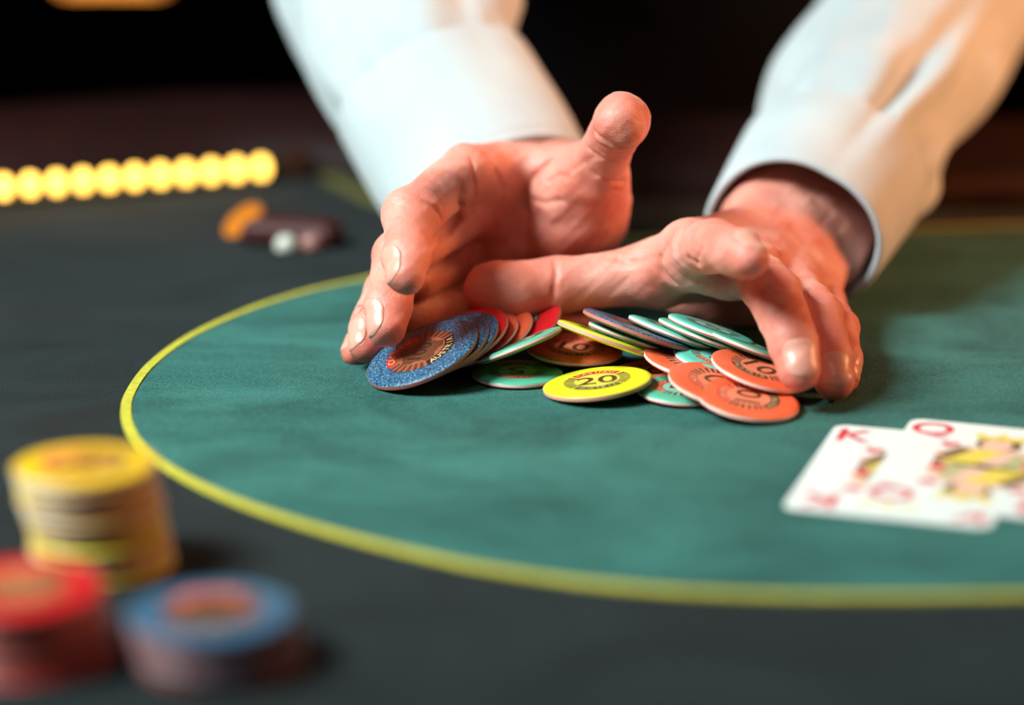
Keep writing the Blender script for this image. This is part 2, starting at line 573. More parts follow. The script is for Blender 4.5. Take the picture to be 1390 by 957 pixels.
for k, d in DEN.items():
    d['mat'] = chip_mat('chip_' + k, d['col'], d.get('speck'))
    d['midmat'] = plain('chip_centre_' + k, d['mid'], 0.4)
    R = d['R']
    prof = [(0, T / 2), (R * 0.5, T / 2), (R - 0.0022, T / 2), (R - 0.0012, T / 2 - 0.00012), (R - 0.0004, T / 2 - 0.00045), (R, 0.00060),
            (R, -0.00060), (R - 0.0004, -T / 2 + 0.00045), (R - 0.0012, -T / 2 + 0.00012), (R - 0.0022, -T / 2), (R * 0.5, -T / 2), (0, -T / 2)]
    prof = prof[::-1]
    d['body'] = mesh('chip_body', *revolve(prof, 72)); d['body'].materials.append(d['mat'])
    e = 0.00006
    d['edge'] = mesh('chip_edge', *revolve([(R - 0.0003, -0.00060), (R + e, -0.00055), (R + e, -0.00025), (R + e, 0.00055), (R - 0.0003, 0.00060)], 72))
    d['edge'].materials.append(d['stripe']); d['edge'].materials.append(M['red'])
    if k in ('five', 'teal', 'ten'):
        # lower half of the edge stripe is red
        nseg = 4
        d['edge'].polygons.foreach_set('material_index', [1 if (i % nseg) in (0, 1) else 0 for i in range(72 * nseg)])
    P = Print()
    z = T / 2 + 0.00003
    P.disc(0.60 * R, z, d['midmat'])
    z += 0.00003
    if k == 'blue':
        # a dark emblem with a jagged lower outline
        pts = []
        for i in range(48):
            a = 2 * math.pi * i / 48
            rr = R * (0.36 + 0.05 * math.sin(5 * a) + (0.03 if i % 3 == 0 else 0))
            pts.append((rr * math.cos(a), rr * math.sin(a), z))
        P.add(pts, [tuple(range(48))], M['brown'])
        P.text('100', 0.34 * R * 1.15, 0, 0, z + 0.00003, 0, M['black'], 1.0)
    else:
        P.text(d['num'], R * (0.78 if len(d['num']) == 1 else 0.70), 0, 0, z, 0, M['brown'], 1.25 if len(d['num']) == 1 else 1.12, 0.012)
        if d['num'].startswith('1'):
            pass
    P.arc(0.44 * R, 0.62 * R, 42, 138, z, M['red'])
    P.arctext('CASINOS', 0.17 * R, 0.53 * R, 90, 84, z + 0.00003, M['gold'], False, 0.01)
    P.arc(0.44 * R, 0.62 * R, 222, 318, z, M['black'])
    P.arctext('AUSTRIA', 0.17 * R, 0.53 * R, 270, 84, z + 0.00003, M['gold'], True, 0.01)
    for s in (0, 180):
        for a in (-32, -20, -7, 7, 20, 32):
            P.arc(0.42 * R, 0.62 * R, s + a - 3.6, s + a + 3.6, z, M['brown'], 1)
    d['print'] = P.build('chip_print')


def chip(den, mat, label, group, printed=True):
    d = DEN[den]
    o = bpy.data.objects.new('casino_chip', d['body'])
    COL.objects.link(o)
    d['body'].polygons.foreach_set('use_smooth', [True] * len(d['body'].polygons))
    o.matrix_world = mat
    tag(o, label, 'chip', group)
    e = bpy.data.objects.new('edge_stripe', d['edge']); COL.objects.link(e); e.parent = o
    if printed:
        q = bpy.data.objects.new('printed_face', d['print']); COL.objects.link(q); q.parent = o
    return o


def frame_matrix(pos, n, rot, xref=None):
    n = Vector(n).normalized()
    x = Vector(xref if xref is not None else (1, 0, 0))
    x = (x - n * x.dot(n)).normalized()
    y = n.cross(x)
    c, s = math.cos(rot), math.sin(rot)
    xx = x * c + y * s
    yy = n.cross(xx)
    m = Matrix(((xx.x, yy.x, n.x, pos[0]), (xx.y, yy.y, n.y, pos[1]), (xx.z, yy.z, n.z, pos[2]), (0, 0, 0, 1)))
    return m


def pile_chip(den, cx, cy, q, a_deg, base, rot, label):
    """q: how open the disc looks (minor/major), a_deg: slope of its long axis, base: height of its lowest rim point"""
    d = FWD + (cx - 695) / F * RT + (478.5 - cy) / F * UP
    w = -d / np.linalg.norm(d)
    r = RT - RT.dot(w) * w; r /= np.linalg.norm(r)
    uu = np.cross(w, r)
    a = math.radians(a_deg)
    n = math.sqrt(1 - q * q) * (math.sin(a) * r + math.cos(a) * uu) + q * w
    R = DEN[den]['R']
    z = base + 0.0004 + R * math.sqrt(max(0, 1 - n[2] ** 2)) + T / 2 * abs(n[2])
    return chip(den, frame_matrix(G(cx, cy, z), n, math.radians(rot)), label, 'loose chips swept together in a pile')


FL = None
PILE = [
    # den, cx, cy, q, slope, base, text rotation, label
    ('five', 702, 508, 0.275, 0, 0.0, 178, 'green chip lying flat with an upside-down 5, left of the yellow 20 chip'),
    ('ten', 898, 508, 0.275, 0, 0.0, 185, 'orange chip lying flat and shaded, mostly hidden right of the yellow 20 chip'),
    ('twenty', 811, 521, 0.262, -7, 0.0, 0, 'bright yellow chip marked 20 at the front of the pile'),
    ('five', 927, 531, 0.285, 3, 0.0, 75, 'pale green chip lying flat partly under two orange chips at the front'),
    ('ten', 780, 475, 0.31, 3, 0.0028, -14, 'orange chip marked 10 behind the yellow 20 chip'),
    ('ten', 975, 523, 0.375, 14, 0.0010, 120, 'orange chip lying on the pale green one, partly covered by the front orange chip'),
    ('ten', 1015, 543, 0.375, 10, 0.0, 80, 'frontmost orange chip of the pile, its 10 blurred'),
    ('ten', 1032, 504, 0.31, 17, 0.0030, -40, 'orange chip marked 10 under the middle fingertip of the right-side hand'),
    ('teal', 975, 489, 0.28, 13, 0.0036, 160, 'small turquoise chip between the orange chips on the right'),
    ('ten', 940, 494, 0.29, 14, 0.0026, 40, 'small visible end of an orange chip left of the turquoise chip'),
    # leaning fan on the left
    ('blue', 573, 481, 0.42, -25, 0.0, 62, 'speckled blue chip at the left end of the pile under the fingertips'),
    ('blue', 589, 475, 0.42, -25, 0.0, 60, 'second speckled blue chip, just behind the front blue one'),
    ('blue', 603, 470, 0.41, -25.5, 0.0, 90, 'third speckled blue chip of the leaning fan'),
    ('red', 617, 464, 0.41, -26, 0.0, 10, 'dark red chip leaning right behind the blue chips'),
    ('ten', 643, 463, 0.41, -26, 0.0, 10, 'shaded orange chip leaning in the fan next to the dark red one'),
    ('ten', 663, 458, 0.41, -26, 0.0, 30, 'shaded orange chip further right in the leaning fan'),
    ('red', 690, 448, 0.40, -24, 0.0, 60, 'bright red chip standing at the back behind the tilted green chip'),
    ('five', 705, 469, 0.045, -22, 0.0030, 0, 'green chip tilted up on edge showing its underside'),
    # leaning chips in the middle and right
    ('ten', 777, 447, 0.285, 4, 0.0, 0, 'shaded orange chip lying behind the orange 10 chip, at the tilted yellow one'),
    ('twenty', 825, 461, 0.030, 19.5, 0.0035, 0, 'yellow chip tilted on edge in the middle of the pile'),
    ('five', 857, 460, 0.035, 20, 0.0040, 0, 'green chip on edge between the tilted yellow and blue chips'),
    ('blue', 867, 449, 0.055, 20, 0.0060, 0, 'blue chip tilted on edge above the green and yellow ones'),
    ('teal', 911, 452, 0.045, 21, 0.0060, 0, 'pale turquoise chip on edge right of the tilted blue chip'),
    ('five', 952, 456, 0.060, 21, 0.0060, 0, 'green chip leaning behind the turquoise chip at the right'),
    ('five', 1012, 469, 0.050, 21, 0.0050, 0, 'rearmost green chip leaning towards the bent fingers at the right'),
    ('teal', 966, 449, 0.09, 19, 0.0090, 0, 'green chip lying high at the back of the right end of the pile'),
]
for p in PILE:
    pile_chip(*p)

# stacks in the foreground
ORD = ['top', 'second', 'third', 'fourth', 'fifth', 'sixth', 'seventh', 'eighth', 'ninth', 'tenth', 'eleventh', 'twelfth', 'thirteenth']


def stack(den, px, py, n, lean, word, rot0):
    base = G(px, py, 0.0)
    for k in range(n):
        lvl = n - 1 - k                       # 0 is the top chip
        off = lean * (k / max(1, n - 1))
        jx, jy = random.uniform(-0.0006, 0.0006), random.uniform(-0.0006, 0.0006)
        pos = (base[0] + off + jx, base[1] + jy, 0.0002 + T / 2 + k * (T + 0.00012))
        lab = ('top chip, print showing, of the %s' % word) if lvl == 0 else '%s chip from the top of the %s' % (ORD[lvl], word)
        chip(den if not isinstance(den, (list, tuple)) else den[k % len(den)], frame_matrix(pos, (0, 0, 1), rot0 if lvl == 0 else random.uniform(0, 6)), lab,
             'chips of the ' + word, lvl == 0)


stack(['twenty', 'twenty', 'gold', 'twenty', 'twenty', 'twenty', 'gold', 'gold', 'twenty', 'gold', 'gold'], 146, 770, 11, -0.0050, 'tall yellow stack at the left', 1.2)
stack('red', 46, 893, 7, -0.003, 'red stack at the left edge', 0.4)
stack('blue', 303, 898, 5, -0.0025, 'low blue stack at the front', 0.2)

# ------------------------------------------------------------------ playing cards
CW, CH, CT = 0.0600, 0.0870, 0.00035


def rounded_rect(w, h, r, n=6):
    pts = []
    for cx, cy, a0 in ((w / 2 - r, h / 2 - r, 0), (-w / 2 + r, h / 2 - r, 90), (-w / 2 + r, -h / 2 + r, 180), (w / 2 - r, -h / 2 + r, 270)):
        for i in range(n + 1):
            a = math.radians(a0 + 90 * i / n)
            pts.append((cx + r * math.cos(a), cy + r * math.sin(a)))
    return pts


def heart(x, y, s, rot):
    pts = []
    for i in range(24):
        t = 2 * math.pi * i / 24
        hx = 16 * math.sin(t) ** 3 / 17
        hy = (13 * math.cos(t) - 5 * math.cos(2 * t) - 2 * math.cos(3 * t) - math.cos(4 * t)) / 17
        pts.append((hx * s, hy * s))
    c, sn = math.cos(rot), math.sin(rot)
    return [(x + c * a - sn * b, y + sn * a + c * b) for a, b in pts]


def ell(x, y, a, b, rot, n=20):
    c, s = math.cos(rot), math.sin(rot)
    return [(x + c * a * math.cos(t) - s * b * math.sin(t), y + s * a * math.cos(t) + c * b * math.sin(t)) for t in [2 * math.pi * i / n for i in range(n)]]


def playing_card(letter, center, rz, z, label):
    rr = rounded_rect(CW, CH, 0.0045)
    n = len(rr)
    vs = [(x, y, 0) for x, y in rr] + [(x, y, CT) for x, y in rr]
    fs = [tuple(range(n))[::-1], tuple(range(n, 2 * n))] + [(i, (i + 1) % n, n + (i + 1) % n, n + i) for i in range(n)]
    o = link('playing_card', mesh('playing_card', vs, fs), M['card'], None, False)
    o.location = (float(center[0]), float(center[1]), z)
    o.rotation_euler = (0, 0, rz)
    tag(o, label, 'card', 'pair of cards on the felt')
    P = Print(); Z = CT + 0.00004

    def poly(pts, m, dz=0.0): P.add([(a, b, Z + dz) for a, b in pts], [tuple(range(len(pts)))], m)
    for sx, sy, rot in ((-1, 1, 0), (1, -1, math.pi), (-1, -1, math.pi), (1, 1, 0)):
        P.text(letter, 0.0175, sx * (CW / 2 - 0.0085), sy * (CH / 2 - 0.0105), Z, rot, M['c_red'], 1.0, 0.02)
        poly(heart(sx * (CW / 2 - 0.0165), sy * (CH / 2 - 0.024), 0.0034, rot), M['c_red'])
    # two-headed court figure
    figs = Print()
    for s in (1, -1):
        def q(x, y): return (x * s, y * s)
        r0 = 0 if s == 1 else math.pi
        poly([q(-0.0155, 0.0), q(0.0155, -0.004), q(0.0165, 0.010), q(0.010, 0.0185), q(-0.008, 0.0195), q(-0.0165, 0.011)], M['c_pink'], 0.00002)
        poly([q(-0.014, 0.001), q(-0.004, -0.001), q(0.004, 0.017), q(-0.005, 0.017)], M['c_yellow'], 0.00004)
        poly([q(0.003, -0.001), q(0.010, -0.002), q(0.013, 0.011), q(0.008, 0.016)], M['c_olive'], 0.00004)
        poly([q(-0.016, 0.006), q(-0.012, 0.004), q(-0.006, 0.016), q(-0.010, 0.018)], M['c_brown'], 0.00005)
        poly([q(0.010, 0.003), q(0.0155, 0.001), q(0.0155, 0.006), q(0.012, 0.008)], M['c_red'], 0.00005)
        poly([(x, y) for x, y in ell(*q(0.001, 0.0235), 0.0072, 0.0066, 0)], M['c_brown'], 0.00003)
        poly([(x, y) for x, y in ell(*q(0.0005, 0.0225), 0.0048, 0.0058, 0)], M['c_pink'], 0.00006)
        poly([q(-0.0065, 0.0275), q(0.008, 0.0275), q(0.0095, 0.0345), q(0.004, 0.031), q(0.001, 0.035), q(-0.002, 0.031), q(-0.0075, 0.0345)], M['c_yellow'], 0.00006)
    me = P.build('card_print')
    # make sure every printed facet faces up
    bpy.data.meshes[me.name].validate()
    link('printed_face', me, None, o, False)
    return o


cBL, cTL, cBR = G(1060, 694), G(1136, 577), G(1346, 723)
ux = (cBR - cBL)[:2]; rz1 = math.atan2(ux[1], ux[0])
ex = np.array([math.cos(rz1), math.sin(rz1)]); ey = np.array([-ex[1], ex[0]])
c1 = cBL[:2] + ex * CW / 2 + ey * CH / 2
playing_card('K', c1, rz1, 0.0006, 'heart court card lying under the other, its figure mostly covered')
rz2 = rz1 + math.radians(-2.0)
ex = np.array([math.cos(rz2), math.sin(rz2)]); ey = np.array([-ex[1], ex[0]])
c2 = G(1238, 573)[:2] + ex * CW / 2 - ey * CH / 2
playing_card('Q', c2, rz2, 0.0006 + CT + 0.0001, 'heart court card on top at the right, its yellow figure showing')

# ------------------------------------------------------------------ blurred small things at the far left on the felt
hp = G(372, 338)
holder = empty('card_holder', (float(hp[0]), float(hp[1]), 0.0004))
holder.rotation_euler = (0, 0, -0.25)
tag(holder, 'small low dark red glossy tray on the felt behind the left arm', 'tray')
hv, hf = box_data((0.004, 0.012, 0.0045), (0.042, 0.018, 0.009))
bevel(link('tray_body', mesh('tray_body', hv, hf), M['holder'], holder, False), 0.003, 3)
hv, hf = box_data((0.004, 0.012, 0.0095), (0.034, 0.012, 0.0016))
bevel(link('tray_lid', mesh('tray_lid', hv, hf), M['holder'], holder, False), 0.0007)
chip('amber', frame_matrix(G(330, 300, 0.0068), (-0.50, -0.35, 0.75), 0.0), 'small amber chip leaning on the dark red tray', 'chips beside the dark red tray', False)
dv, df = revolve([(0.0, 0.0), (0.0045, 0.0), (0.005, 0.0012), (0.0046, 0.0042), (0.003, 0.0062), (0.0, 0.007)], 24)
dm = mesh('glint', dv, df)  # small solid domes standing in for highlights on the tray
for px, py, m, lab in ((390, 338, 'glint', 'small round whitish piece added as a glint in front of the dark red tray'), (424, 336, 'pinkglint', 'small round dull pink piece added as a glint beside the whitish one')):
    me = dm.copy()
    o = link('glint_piece', me, M[m])
    g = G(px, py)
    o.location = (float(g[0]), float(g[1]) - 0.004, 0.0002)
    tag(o, lab, 'glint', 'small round pieces by the dark red tray')

# ------------------------------------------------------------------ the dealer: hands as one continuous skin surface each
def smin(a, b, k):
    h = np.maximum(k - np.abs(a - b), 0.0) / k
    return np.minimum(a, b) - h * h * h * k / 6.0


def smax(a, b, k):
    return -smin(-a, -b, k)


def d_cone(P, a, b, ra, rb):
    """rounded cone between two balls"""
    ba = b - a
    l2 = float(ba @ ba); rr = ra - rb
    a2 = l2 - rr * rr; il2 = 1.0 / l2
    pa = P - a
    y = pa @ ba
    z = y - l2
    w = pa * l2 - np.outer(y, ba)
    x2 = np.einsum('ij,ij->i', w, w)
    y2 = y * y * l2; z2 = z * z * l2
    k = math.copysign(1.0, rr) * rr * rr * x2
    c1 = np.sign(z) * a2 * z2 > k
    c2 = np.sign(y) * a2 * y2 < k
    d = (np.sqrt(np.maximum(x2 * a2 * il2, 0)) + y * rr) * il2 - ra
    d = np.where(c2, np.sqrt(x2 + y2) * il2 - ra, d)
    d = np.where(c1, np.sqrt(x2 + z2) * il2 - rb, d)
    return d


def d_ell(P, c, axes, r):
    """ellipsoid, axes: 3x3 rows"""
    q = (P - c) @ np.array(axes).T
    r = np.array(r)
    k0 = np.linalg.norm(q / r, axis=1)
    k1 = np.linalg.norm(q / (r * r), axis=1) + 1e-12
    return k0 * (k0 - 1.0) / k1


_r = np.random.RandomState(3)
UNEV = []
for lam, am in ((0.016, 0.00011), (0.012, 0.00010), (0.009, 0.00008), (0.006, 0.00005), (0.0035, 0.00004), (0.0025, 0.00003)):
    for _ in range(2):
        q = _r.normal(size=3); q = q / np.linalg.norm(q) * 2 * math.pi / lam
        UNEV.append((q[0], q[1], q[2], _r.uniform(0, 6.28), am))


class Hand:
    def __init__(self):
        self.palm = []      # (fn, k)
        self.fingers = []   # list of (list of (fn,k), blend to palm)
        self.carve = []     # (a, b, r, k)
        self.pts = []

    def cone(self, a, b, ra, rb):
        self.pts += [(a, ra), (b, rb)]
        return lambda P: d_cone(P, a, b, ra, rb)

    def base(self, P):
        dp = None
        for fn, k in self.palm:
            d = fn(P)
            dp = d if dp is None else smin(dp, d, k)
        out = None
        for prims, kb in self.fingers:
            df = None
            for fn, k in prims:
                d = fn(P)
                df = d if df is None else smin(df, d, k)
            df = smin(dp, df, kb)
            out = df if out is None else smin(out, df, 0.0009)
        return out

    def sdf(self, P):
        d = self.base(P) + self.uneven(P)
        for a, b, r, k in self.carve:
            lo = np.minimum(a, b) - r - 0.004; hi = np.maximum(a, b) + r + 0.004
            m = np.all((P > lo) & (P < hi), axis=1)
            if m.any():
                r2 = r * 0.5
                dc = d_cone(P[m], a, b, r2, r2 * 0.98)
                d[m] = smax(d[m], -dc, k * 1.25)
        return d

    def uneven(self, P):
        w = 0.0
        for i, (fx, fy, fz, ph, am) in enumerate(UNEV):
            w = w + am * np.sin(P[:, 0] * fx + P[:, 1] * fy + P[:, 2] * fz + ph)
        return w

    def trace(self, px, py):
        """where the sight line through a photo pixel meets the skin"""
        d = FWD + (px - 695) / F * RT + (478.5 - py) / F * UP
        d = d / np.linalg.norm(d)
        t = 0.6
        for _ in range(120):
            s = float(self.base((CAM + d * t)[None])[0])
            t += s * 0.8
            if s < 0.00005: return CAM + d * t
            if t > 1.3: return None
        return None

    def crease(self, pts, r=0.0006, k=0.0012, depth=0.0):
        """a fold in the skin along photo points"""
        q = [self.trace(*p) for p in pts]
        for a, b in zip(q[:-1], q[1:]):
            if a is None or b is None or np.linalg.norm(a - b) > 0.02: continue
            if np.linalg.norm(a - b) < 1e-5: continue
            self.carve.append((a, b, r, k))

    def mesh(self, h):
        lo = np.min([p - r for p, r in self.pts], axis=0) - 0.006
        hi = np.max([p + r for p, r in self.pts], axis=0) + 0.006
        B = 4
        n = (np.ceil((hi - lo) / (h * B)).astype(int) + 1)
        cx = [lo[i] + (np.arange(n[i]) + 0.5 - 0.5 / B) * h * B for i in range(3)]
        CP = np.stack(np.meshgrid(*cx, indexing='ij'), -1).reshape(-1, 3)
        cd = self.base(CP).reshape(n)
        full = np.repeat(np.repeat(np.repeat(cd, B, 0), B, 1), B, 2).astype(np.float32)
        mask = np.abs(full) < h * B * 1.9
        idx = np.argwhere(mask)
        P = lo + idx * h
        vals = np.empty(len(P), np.float32)
        for i in range(0, len(P), 400000):
            vals[i:i + 400000] = self.sdf(P[i:i + 400000])
        full[mask] = vals
        return surface_nets(full, lo, h)


def surface_nets(V, lo, h):
    nx, ny, nz = V.shape
    neg = V < 0
    corners = [(i, j, k) for i in (0, 1) for j in (0, 1) for k in (0, 1)]
    cnt = sum(neg[i:nx - 1 + i, j:ny - 1 + j, k:nz - 1 + k].astype(np.int8) for i, j, k in corners)
    act = (cnt > 0) & (cnt < 8)
    idx = np.argwhere(act)
    ids = -np.ones(act.shape, np.int64)
    ids[act] = np.arange(len(idx))
    cv = np.stack([V[idx[:, 0] + i, idx[:, 1] + j, idx[:, 2] + k] for i, j, k in corners], 1)
    acc = np.zeros((len(idx), 3)); n = np.zeros(len(idx))
    C = np.array(corners, float)
    for a in range(8):
        for b in range(a + 1, 8):
            if np.abs(C[a] - C[b]).sum() != 1: continue
            va, vb = cv[:, a], cv[:, b]
            m = (va < 0) != (vb < 0)
            t = np.where(m, va / np.where(m, va - vb, 1), 0)
            acc += np.where(m[:, None], C[a] + (C[b] - C[a]) * t[:, None], 0)
            n += m
    verts = lo + (idx + acc / n[:, None]) * h
    quads = []
    for ax in range(3):
        sl0 = [slice(None)] * 3; sl1 = [slice(None)] * 3
        sl0[ax] = slice(0, -1); sl1[ax] = slice(1, None)
        ch = neg[tuple(sl0)] != neg[tuple(sl1)]
        e = np.argwhere(ch)
        o1, o2 = [(1, 2), (2, 0), (0, 1)][ax]
        ok = (e[:, o1] > 0) & (e[:, o2] > 0) & (e[:, o1] < act.shape[o1]) & (e[:, o2] < act.shape[o2])
        e = e[ok]
        inside = neg[e[:, 0], e[:, 1], e[:, 2]]

        def cell(a, b):
            q = e.copy(); q[:, o1] -= a; q[:, o2] -= b
            return ids[q[:, 0], q[:, 1], q[:, 2]]
        Q = np.stack([cell(1, 1), cell(0, 1), cell(0, 0), cell(1, 0)], 1)
        Q[~inside] = Q[~inside][:, ::-1]
        quads.append(Q)
    return verts, np.concatenate(quads)


def flush_of(verts, fingers):
    f = np.zeros(len(verts))
    for W in fingers:
        for j, (p, r) in enumerate(W):
            if j == 0: continue
            last = j == len(W) - 1
            d = np.linalg.norm(verts - p, axis=1) - r
            f = np.maximum(f, (1.0 if last else 0.7) * np.exp(-(np.maximum(d, 0) / 0.004) ** 2) * (1 if last else 0.8))
    return f


def fast_mesh(name, verts, quads, flush=None):
    me = bpy.data.meshes.new(name)
    me.vertices.add(len(verts)); me.vertices.foreach_set('co', verts.astype(np.float32).ravel())
    me.loops.add(quads.size); me.loops.foreach_set('vertex_index', quads.astype(np.int32).ravel())
    me.polygons.add(len(quads)); me.polygons.foreach_set('loop_start', np.arange(0, quads.size, 4, dtype=np.int32))
    me.polygons.foreach_set('use_smooth', np.ones(len(quads), bool))
    if flush is not None:
        at = me.attributes.new('flush', 'FLOAT', 'POINT')
        at.data.foreach_set('value', flush.astype(np.float32))
    me.update(); me.validate()
    return me


person = empty('person', (0.08, 1.42, FLOOR_Z))
PINV = Matrix.Translation((-0.08, -1.42, -FLOOR_Z))
tag(person, 'dealer in a white shirt and black vest gathering chips with both hands', 'person')


def ppart(name, me, mat, parent=None, smooth=True):
    o = link(name, me, mat, parent or person, smooth)
    if parent is None or parent is person:
        o.matrix_parent_inverse = PINV
    return o


def add_finger(H, joints, kb=0.007, pads=None, k=0.0035):
    """joints: (px,py,Z,rpx) from knuckle to tip"""
    W = [(U(a, b, z), R_(r, z)) for a, b, z, r in joints]
    prims = []
    for (a, ra), (b, rb) in zip(W[:-1], W[1:]):
        prims.append((H.cone(a, b, ra, rb), k))
    H.fingers.append((prims, kb))
    return W


def nail(H, W, dorsal, parent, length=0.011, half=52, back=None, label=None):
    """a fingernail laid on the skin around the last bone"""
    (a, ra), (b, rb) = W[-2], W[-1]
    ax = (b - a) / np.linalg.norm(b - a)
    n = np.array(dorsal); n = n - n.dot(ax) * ax; n /= np.linalg.norm(n)
    s = np.cross(ax, n)
    tip = b + ax * rb * 0.72
    nu, nv = 15, 15
    outer = []
    for j in range(nv):
        tv = j / (nv - 1)
        for i in range(nu):
            tu = i / (nu - 1) * 2 - 1
            # rounded outline: cuticle end rounder than the free edge
            squeeze = math.sqrt(max(0.0, 1 - (max(0, 0.38 - tv) / 0.38) ** 2 * 0.80)) * math.sqrt(max(0, 1 - (max(0, tv - 0.75) / 0.25) ** 2 * 0.45))
            th = math.radians(half) * tu * squeeze
            o = tip - ax * length * (1 - tv) - ax * 0.0012 * (tu * tu) * (tv > 0.6) * tv
            dv = n * math.cos(th) + s * math.sin(th)
            outer.append((o, dv))
    O = np.array([q[0] for q in outer]); D = np.array([q[1] for q in outer])
    t = np.full(len(O), 0.0005)
    for _ in range(60):
        d = H.sdf(O + D * t[:, None])
        t = t - d * 0.7
        t = np.clip(t, 0.0, 0.02)
    top = O + D * (t[:, None] + 0.00022)
    bot = O + D * (t[:, None] - 0.0006)
    vs = list(top) + list(bot)
    N = nu * nv
    fs = []
    for j in range(nv - 1):
        for i in range(nu - 1):
            q = j * nu + i
            fs.append((q, q + 1, q + nu + 1, q + nu)); fs.append((N + q, N + q + nu, N + q + nu + 1, N + q + 1))
    rim = [i for i in range(nu)] + [j * nu + nu - 1 for j in range(1, nv)] + [(nv - 1) * nu + i for i in range(nu - 2, -1, -1)] + [j * nu for j in range(nv - 2, 0, -1)]
    for x, y in zip(rim, rim[1:] + rim[:1]):
        fs.append((y, x, N + x, N + y))
    me = mesh('fingernail', vs, fs)
    o = link('fingernail', me, M['nail'], parent)
    o.matrix_parent_inverse = parent.matrix_world.inverted() if False else Matrix.Identity(4)
    return o


CAX = np.array([RT, UP, -FWD])     # sight-aligned axes for ellipsoids


def rot_axes(deg_roll, deg_yaw=0):
    a = math.radians(deg_roll)
    r = math.cos(a) * RT - math.sin(a) * UP
    u = math.sin(a) * RT + math.cos(a) * UP
    b = math.radians(deg_yaw)
    r2 = math.cos(b) * r + math.sin(b) * FWD
    w = np.cross(r2, u)
    return np.array([r2, u, w])


def ball(H, px, py, Z, rx, ry, rz, roll=0, yaw=0):
    c = U(px, py, Z)
    r = (R_(rx, Z), R_(ry, Z), R_(rz, Z))
    A = rot_axes(roll, yaw)
    return lambda P: d_ell(P, c, A, r)


def bone(H, p, q):
    a, ra = U(*p[:3]), R_(p[3], p[2]); b, rb = U(*q[:3]), R_(q[3], q[2])
    return H.cone(a, b, ra, rb)


# ---- the dealer's right hand (left in the photo): palm open to the chips, thumb up
RH = Hand()
wr_r = (768, 245, 1.145, 42); wr_u = (772, 312, 1.145, 40); wr_c = (745, 270, 1.16, 62)
K = 0.012
RH.palm = [
    (bone(RH, (632, 234, 1.060, 37), (762, 238, 1.135, 44)), K),
    (bone(RH, (642, 285, 1.082, 36), (770, 270, 1.15, 42)), K),
    (bone(RH, (650, 335, 1.100, 34), (772, 295, 1.15, 42)), K),
    (bone(RH, (660, 375, 1.110, 30), wr_u), K),
    (bone(RH, (775, 272, 1.135, 58), (735, 262, 1.165, 66)), 0.014),
    (bone(RH, (735, 262, 1.165, 66), (600, 110, 1.21, 80)), 0.010),
    # thenar and heel of the hand
    (bone(RH, (800, 300, 1.10, 46), (806, 240, 1.068, 40)), 0.008),
    (ball(RH, 775, 255, 1.075, 52, 40, 42, -30), 0.007),
    (bone(RH, (800, 310, 1.115, 44), (720, 360, 1.115, 36)), 0.010),
    (bone(RH, (802, 288, 1.080, 42), (765, 318, 1.085, 42)), 0.014),
    (bone(RH, (662, 398, 1.092, 32), (775, 330, 1.135, 44)), 0.012),
    (ball(RH, 695, 300, 1.092, 62, 58, 34), 0.014),
    # web between index and thumb
    (bone(RH, (690, 232, 1.085, 26), (790, 222, 1.075, 24)), 0.012),
]
thumbR = add_finger(RH, [(800, 300, 1.10, 44), (808, 238, 1.062, 42), (828, 192, 1.040, 32), (844, 165, 1.022, 40)], 0.010, k=0.005)
RH.fingers[-1][0].append((ball(RH, 840, 170, 1.012, 36, 36, 30), 0.004))
RH.pts.append((U(845, 165, 1.02), R_(50, 1.02)))
indexR = add_finger(RH, [(632, 234, 1.060, 37), (556, 293, 1.010, 35), (552, 348, 0.992, 32), (550, 374, 0.985, 27)], 0.0035)
RH.fingers[-1][0].append((ball(RH, 562, 290, 1.012, 38, 34, 38), 0.006))
middleR = add_finger(RH, [(642, 285, 1.082, 35), (540, 348, 1.028, 34), (527, 416, 1.010, 31), (525, 446, 1.003, 26)], 0.006)
ringR = add_finger(RH, [(650, 335, 1.100, 33), (526, 396, 1.046, 31), (504, 444, 1.030, 28), (498, 469, 1.024, 25)], 0.006)
pinkyR = add_finger(RH, [(664, 388, 1.104, 32), (534, 433, 1.062, 28), (492, 466, 1.044, 22), (481, 479, 1.036, 18)], 0.006)
# folds
RH.crease([(630, 250), (627, 270), (622, 290), (612, 312), (600, 328)], 0.0028, 0.0024)
RH.crease([(668, 215), (674, 235), (682, 255)], 0.0008, 0.0026)
RH.crease([(640, 215), (643, 240), (646, 262), (640, 285)], 0.0007, 0.0024)
RH.crease([(765, 205), (745, 222), (725, 240), (712, 262), (716, 285)], 0.0009, 0.0030)
RH.crease([(718, 268), (738, 276), (762, 272)], 0.0004, 0.0024)
RH.crease([(800, 232), (826, 244), (850, 246)], 0.0006, 0.0020)
RH.crease([(775, 232), (790, 222), (806, 214)], 0.0005, 0.0018)
RH.crease([(806, 178), (822, 192), (838, 200), (858, 200)], 0.0009, 0.0022)
RH.crease([(795, 198), (812, 212), (835, 218)], 0.0005, 0.0018)
RH.crease([(746, 246), (758, 238), (772, 240)], 0.0005, 0.0018)
RH.crease([(820, 262), (835, 258), (849, 260)], 0.0004, 0.0014)
RH.crease([(575, 272), (592, 285), (600, 300)], 0.0006, 0.0020)
rv, rq = RH.mesh(0.0007)
handR = ppart('hand', fast_mesh('hand', rv, rq, flush_of(rv, [thumbR, indexR, middleR, ringR, pinkyR])), M['skin'])
handR['label'] = 'open hand with thumb raised, palm towards the chips'

